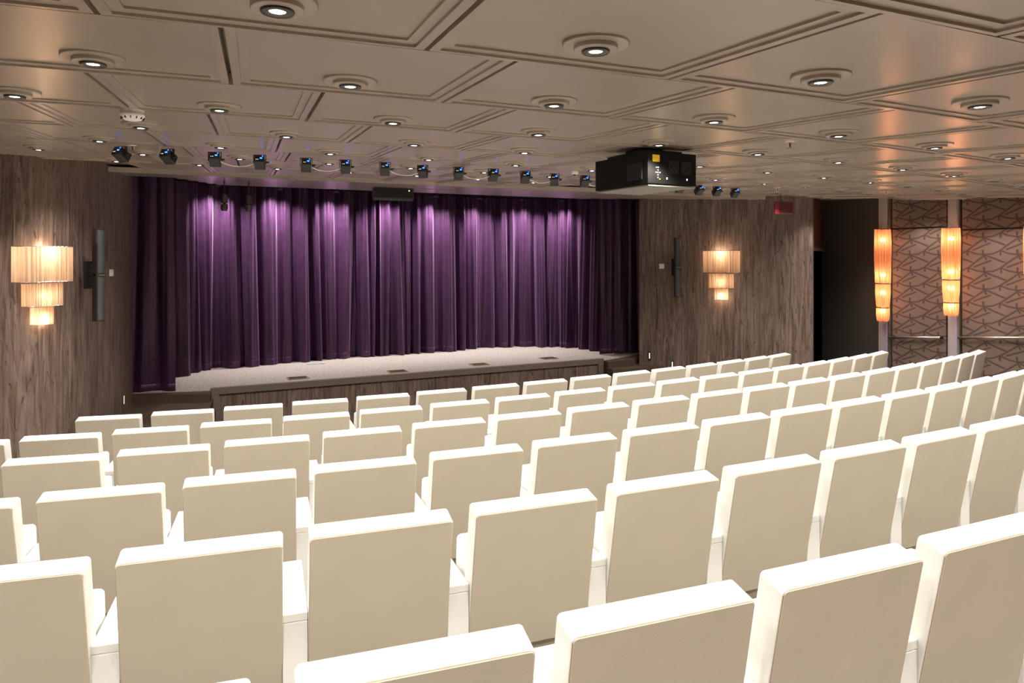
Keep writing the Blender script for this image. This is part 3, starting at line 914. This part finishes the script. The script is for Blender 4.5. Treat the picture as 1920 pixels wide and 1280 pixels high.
# ------------------------------------------------------------------ lanterns, panels and rails of the right side wall
def s_of(px):                                   # distance along the wall seen at an image column (1920 wide)
    u = (px - 960) / 1324
    d = Vector((math.sin(YAW) + u * math.cos(YAW), math.cos(YAW) - u * math.sin(YAW)))
    # RW0 + rt s = d k
    det = rt.x * (-d.y) - rt.y * (-d.x)
    return ((-RW0.x) * (-d.y) - (-RW0.y) * (-d.x)) / det
PANELS = [(s_of(1676), s_of(1777)), (s_of(1807), s_of(1940)), (s_of(1975), s_of(1975) + 1.35)]
PILS = [(s_of(1652), s_of(1671)), (s_of(1782), s_of(1801)), (s_of(1945), s_of(1971))]
ZSEAM = EYE + .375; ZRAIL = EYE - 1.10
ZSEAMS = [EYE + .44, EYE + .39, EYE + .36]
for i, (a, b) in enumerate(PANELS):
    ZSEAM = ZSEAMS[i]
    for z0, z1 in ((-.35, ZSEAM - .012), (ZSEAM + .012, None)):
        mm = MB()
        L_ = b - a
        zt = (lambda x, y: zc(x, y, SLAB)) if z1 is None else z1
        # build around the panel's own origin so that the print runs along it
        ox, oy = rw(a, 0); ang = math.atan2(rt.y, rt.x)
        h = (zc(ox, oy, SLAB) if z1 is None else z1) - z0
        side = 1 if (Matrix.Rotation(ang, 2) @ Vector((0, 1))).dot(rn_) > 0 else -1
        mm.box((L_ / 2, side * .02, h / 2), (L_, .04, h))
        o = mm.build('fabric_panel', M_CRACK, RIGHT, bevel=.004)
        o.location = (ox, oy, z0); o.rotation_euler = (0, 0, ang)
for i, (a, b) in enumerate(PILS):
    m = MB(); rbox(m, a, b, 0, .06, -.35, top); m.build('pilaster', M_PILASTER, RIGHT)
    m = MB(); rbox(m, b + .004, b + .03, 0, .09, -.35, top); tr = m.build('metal_trim', M_CHROME, RIGHT)
    m = MB(); rbox(m, b - .004, b + .003, .061, .075, EYE - 1.9, EYE - .15); m.build('led_strip', M_BLUELED, RIGHT)
for i, (a, b) in enumerate(PANELS[:2]):
    zr = lambda q: ZRAIL - .116 + .176 * (q - PANELS[0][0]) / (s_of(1920) - PANELS[0][0])      # follows the sloping aisle
    rl = empty('handrail', (*rw(a, .05), zr(a)))
    Mi = Matrix.Translation(rl.location).inverted()
    V = lambda q, o: Vector((*rw(q, o), zr(q)))
    m = MB(); m.tube([V(a - .02, .10), V(b - .04, .10)], .019, 10, Mi); m.build('rail', M_CHROME, rl, smooth=True)
    for ss in (a + .03, b - .08):
        m = MB(); m.tube([V(ss, .04), V(ss, .09)], .014, 8, Mi); m.tube([V(ss, .036), V(ss, .044)], .03, 12, Mi)
        m.build('bracket', M_GREYMET, rl)
    m = MB(); m.tube([V(b - .04, .10), V(b - .012, .10)], .023, 10, Mi); m.build('end_cap', M_BLACK, rl)
    tag(rl, 'steel handrail on the crackle panel %s' % ('between the two lantern lamps' if i == 0 else 'at the right edge of the photo'), 'handrail', 'handrails on the right side wall')
LAN = [(s_of(1655), EYE + .43, 1.42), (s_of(1784), EYE + .39, 1.15), (s_of(1938), EYE + .36, 1.05)]
LAN = [(s_of(1671), .435, 1.40, 1.0), (s_of(1799), .415, 1.22, .98), (s_of(1956), .39, 1.16, .96)]
for i, (ss, ztop_, ln, sc) in enumerate(LAN):
    P = Vector((*rw(ss, .20), EYE + ztop_ - ln))
    t = empty('lantern_lamp', P)
    tiers = [(0, .145, .078, .088), (.155, .405, .086, .102), (.415, 1.0, .104, .112)]
    for z0, z1, ra, rb in tiers:
        m = MB(); n = 40
        prof = []
        for q in range(9):
            u = q / 8
            prof.append((ra + (rb - ra) * u + .007 * math.sin(u * math.pi), (z0 + (z1 - z0) * u) * ln))
        vs = []
        for r, z in prof:
            for k in range(n):
                a = 2 * math.pi * k / n
                rr = r + .0025 * math.cos(k * math.pi)
                vs.append((rr * math.cos(a), rr * math.sin(a), z))
        fs = [(r * n + k, r * n + (k + 1) % n, (r + 1) * n + (k + 1) % n, (r + 1) * n + k) for r in range(8) for k in range(n)]
        sh = m.add(vs, fs).build('shade', M_LANTERN, t)
        m = MB(); m.lathe([(rb + .001, z1 * ln - .004), (rb + .004, z1 * ln - .004), (rb + .004, z1 * ln + .004), (rb + .001, z1 * ln + .004)], 32, cap0=False, cap1=False)
        m.build('ring', M_DARK, sh, smooth=True)
    m = MB(); m.tube([(0, 0, .02), (0, 0, ln + .06)], .006, 8); m.build('stem', M_CHROME, t)
    m = MB(); w_ = -rn_ * .19; m.tube([(0, 0, .28 * ln), (w_.x, w_.y, .28 * ln)], .008, 8); m.build('wall_arm', M_DARK, t)
    for z in (.11, .31, .50, .88):
        for sg in (-1, 1):
            m = MB(); m.lathe([(.001, -.03), (.012, -.02), (.016, 0), (.012, .02), (.001, .03)], 10, Matrix.Translation((sg * .028 * rt.x, sg * .028 * rt.y, z * ln))); m.build('bulb', M_LENS_WARM, t, smooth=True)
        lamp('POINT', 'lantern_bulb', P + Vector((0, 0, z * ln)), LANTERN_W * (1 if z > .4 else .7), (1, .66, .40), shadow_soft_size=.03)
    tag(t, ['three tier amber lantern lamp beside the dark grey recess', 'three tier amber lantern lamp between the two crackle panels', 'three tier amber lantern lamp cut by the right edge of the photo'][i], 'lamp', 'amber lanterns on the right side wall')

# ------------------------------------------------------------------ small ceiling things
def smoke(label, x, y, s=1.0):
    t = empty('smoke_detector', (x, y, zc(x, y, 0)))
    MB().lathe([(.052 * s, .01), (.052 * s, -.018 * s)], 28).build('base', M_PLASTIC, t, auto=True)
    d = MB().lathe([(.058 * s, -.018 * s), (.056 * s, -.032 * s), (.040 * s, -.048 * s), (.018 * s, -.054 * s), (.0, -.055 * s)], 28, cap1=False).build('dome', M_PLASTIC, t, smooth=True)
    for k in range(12):
        a = 2 * math.pi * k / 12
        m = MB(); m.box((0, 0, 0), (.003 * s, .010 * s, .012 * s), Matrix.Rotation(a, 4, 'Z') @ Matrix.Translation((0, .049 * s, -.040 * s))); m.build('slot', M_BLACK, d)
    tag(t, label, 'detector')
smoke('white domed smoke detector hanging from the ceiling at upper left', -.63, 3.95)
def sprinkler(label, x, y, s=1.0):
    t = empty('sprinkler_head', (x, y, zc(x, y, .02)))
    MB().lathe([(.036 * s, 0), (.034 * s, -.010 * s), (.014 * s, -.014 * s)], 20).build('escutcheon', M_CHROME, t, smooth=True)
    MB().tube([(-.010 * s, 0, -.012 * s), (-.012 * s, 0, -.03 * s), (0, 0, -.046 * s), (.012 * s, 0, -.03 * s), (.010 * s, 0, -.012 * s)], .003 * s, 6).build('frame', M_PLASTIC, t, smooth=True)
    MB().lathe([(.005 * s, -.014 * s), (.006 * s, -.040 * s)], 8).build('bulb', M_EXIT, t)
    MB().lathe([(.016 * s, -.046 * s), (.016 * s, -.049 * s)], 14).build('deflector', M_CHROME, t)
    tag(t, label, 'sprinkler', 'ceiling sprinklers')
sprinkler('chrome sprinkler head with red bulb between downlights at upper right', 2.99, 3.48)
sprinkler('small sprinkler head on the ceiling above the red exit sign', 5.78, 6.94, 1.1)
sprinkler('small sprinkler head on the ceiling in front of the first lantern lamp', 7.05, 6.55, 1.1)
sprinkler('small sprinkler head above the leftmost stage spotlight', -.95, 5.95)
sprinkler('small sprinkler head on the ceiling above the small spotlights right of the projector', 5.05, 6.95, 1.0)
sp = empty('ceiling_sensor', (2.74, 6.08, zc(2.74, 6.08, .0)))
MB().box((0, 0, -.008), (.06, .04, .03)).build('housing', M_PLASTIC, sp, bevel=.004); MB().lathe([(.012, -.02), (.010, -.034)], 12).build('eye', M_BLACK, sp)
tag(sp, 'small white ceiling sensor left of the projector', 'sensor')

# confidence monitor and pendant spots at the soffit
mo = empty('stage_monitor', (1.66, 9.75, zc(1.66, 9.75, -.045)), (0, 0, math.radians(4)))
m = MB(); m.box((0, .03, -.055), (.56, .10, .16), Matrix.Rotation(-.2, 4, 'X')); m.build('casing', M_DARK, mo, bevel=.004)
m = MB(); m.box((0, -.023, -.055), (.52, .006, .125), Matrix.Rotation(-.2, 4, 'X')); m.build('screen', M_BLACK, mo)
m = MB(); m.box((.215, -.027, -.015), (.016, .004, .016), Matrix.Rotation(-.2, 4, 'X')); m.build('power_light', M_DOT, mo)
m = MB(); m.box((-.12, .04, .05), (.03, .03, .06)); m.box((.12, .04, .05), (.03, .03, .06)); m.build('hanger', M_BLACK, mo)
tag(mo, 'flat black monitor hanging from the soffit above the middle of the curtain', 'monitor')
for j in range(4):
    m = MB(); x = 2.06 + j * .13; y = 9.66; m.box((0, 0, 0), (.10, .05, .004)); o = m.build('soffit_vent', M_CAP); o.location = (x, y, zc(x, y, -.021))
    tag(o, 'small rectangular vent in the soffit right of the black monitor, %s from left' % ORD[j], 'vent', 'small soffit vents')
for (x, y, w) in ((-.50, 9.62, 'left'), (-.21, 9.62, 'right')):
    t = empty('pendant_microphone', (x, y, zc(x, y, -.02)))
    MB().tube([(0, 0, 0), (0, 0, -.18)], .008, 8).build('rod', M_BLACK, t)
    MB().lathe([(.036, -.28), (.038, -.18), (.030, -.172)], 16).build('upper_barrel', M_DARK, t, auto=True)
    MB().lathe([(.018, -.30), (.018, -.28)], 12).build('neck', M_BLACK, t)
    MB().lathe([(.034, -.38), (.044, -.35), (.042, -.30), (.02, -.296)], 16).build('lower_barrel', M_DARK, t, auto=True)
    tag(t, 'black cylindrical pendant on a rod before the curtain, %s one of the pair' % w, 'pendant', 'pendants before the curtain')

# exit sign
ex = empty('exit_sign', (6.58, 7.78, zc(6.58, 7.78, SLAB)), (0, 0, math.radians(-16)))
m = MB(); m.box((.06, 0, -.02), (.20, .04, .03)); m.build('ceiling_plate', M_BLACK, ex)
m = MB(); m.tube([(-.02, 0, -.03), (-.05, 0, -.08), (-.01, 0, -.17)], .008, 8); m.build('arm', M_DARK, ex)
m = MB(); m.box((0, 0, -.245), (.25, .045, .165)); sg = m.build('housing', M_EXIT, ex, bevel=.006)
m = MB(); m.box((.02, -.0245, -.245), (.17, .004, .13)); m.build('face', plain('dull_red_film', (.075, .012, .014), rough=.4), ex)
tag(ex, 'dark red exit sign box hanging under the ceiling before the right walnut wall', 'sign')

# wall plates, step lights, floor boxes
def plate(label, x, y, z, rz, w=.075, cat='switch'):
    t = empty('wall_switch', (x, y, z), (0, 0, rz))
    MB().box((0, -.012, 0), (w, .024, w)).build('plate', M_PLASTIC, t, bevel=.006)
    MB().box((0, -.026, 0), (w * .7, .006, w * .7)).build('rocker', M_PLASTIC, t, bevel=.003)
    tag(t, label, cat, 'white wall plates')
plate('white wall plate just right of the left column speaker', -1.605, 8.70, EYE - .165, math.radians(82))
plate('white wall plate just left of the right column speaker', 6.22, 10.28, EYE - .14, math.radians(-40), .085)
def step_light(label, x, y, z, rz):
    t = empty('step_light', (x, y, z), (0, 0, rz))
    MB().box((0, -.006, 0), (.045, .012, .14)).build('frame', M_BLACK, t, bevel=.004)
    MB().box((0, -.013, .0), (.014, .004, .095)).build('lens', M_DOT, t)
    tag(t, label, 'step light', 'small step lights')
step_light('small black step light low on the left walnut wall', -1.576, 9.25, EYE - 1.655, math.radians(86))
step_light('small step light low on the right walnut wall beside the stage steps', 6.07, 10.42, EYE - 1.64, math.radians(-40))
step_light('small step light on the right walnut wall just above the front row', 6.36, 10.18, EYE - 1.77, math.radians(-42))
for j, (x, y) in enumerate(((.42, 10.40), (1.85, 10.52), (3.20, 10.78), (4.50, 11.05))):
    t = empty('floor_box', (x, y, STAGE_Z), (0, 0, math.radians(7.4)))
    m = MB()
    w, d = (.26, .20)
    for c, s in (((0, d / 2, .004), (w, .02, .012)), ((0, -d / 2, .004), (w, .02, .012)), ((w / 2, 0, .004), (.02, d, .012)), ((-w / 2, 0, .004), (.02, d, .012))): m.box(c, s)
    m.build('frame', M_GOLD, t)
    MB().box((0, 0, .002), (w - .02, d - .02, .006)).build('lid', M_BLACK, t)
    tag(t, 'brass framed floor box set in the stage carpet, %s from left' % ORD[j], 'floor box', 'stage floor boxes')
m = MB(); m.box((0, 0, .002), (.26, .07, .004)); m.box((.13, .0, .003), (.05, .06, .006)); tp = m.build('floor_tape', M_TAPE); tp.location = (.74, 11.72, STAGE_Z)
tag(tp, 'short strip of blue grey tape on the stage before the curtain', 'tape')
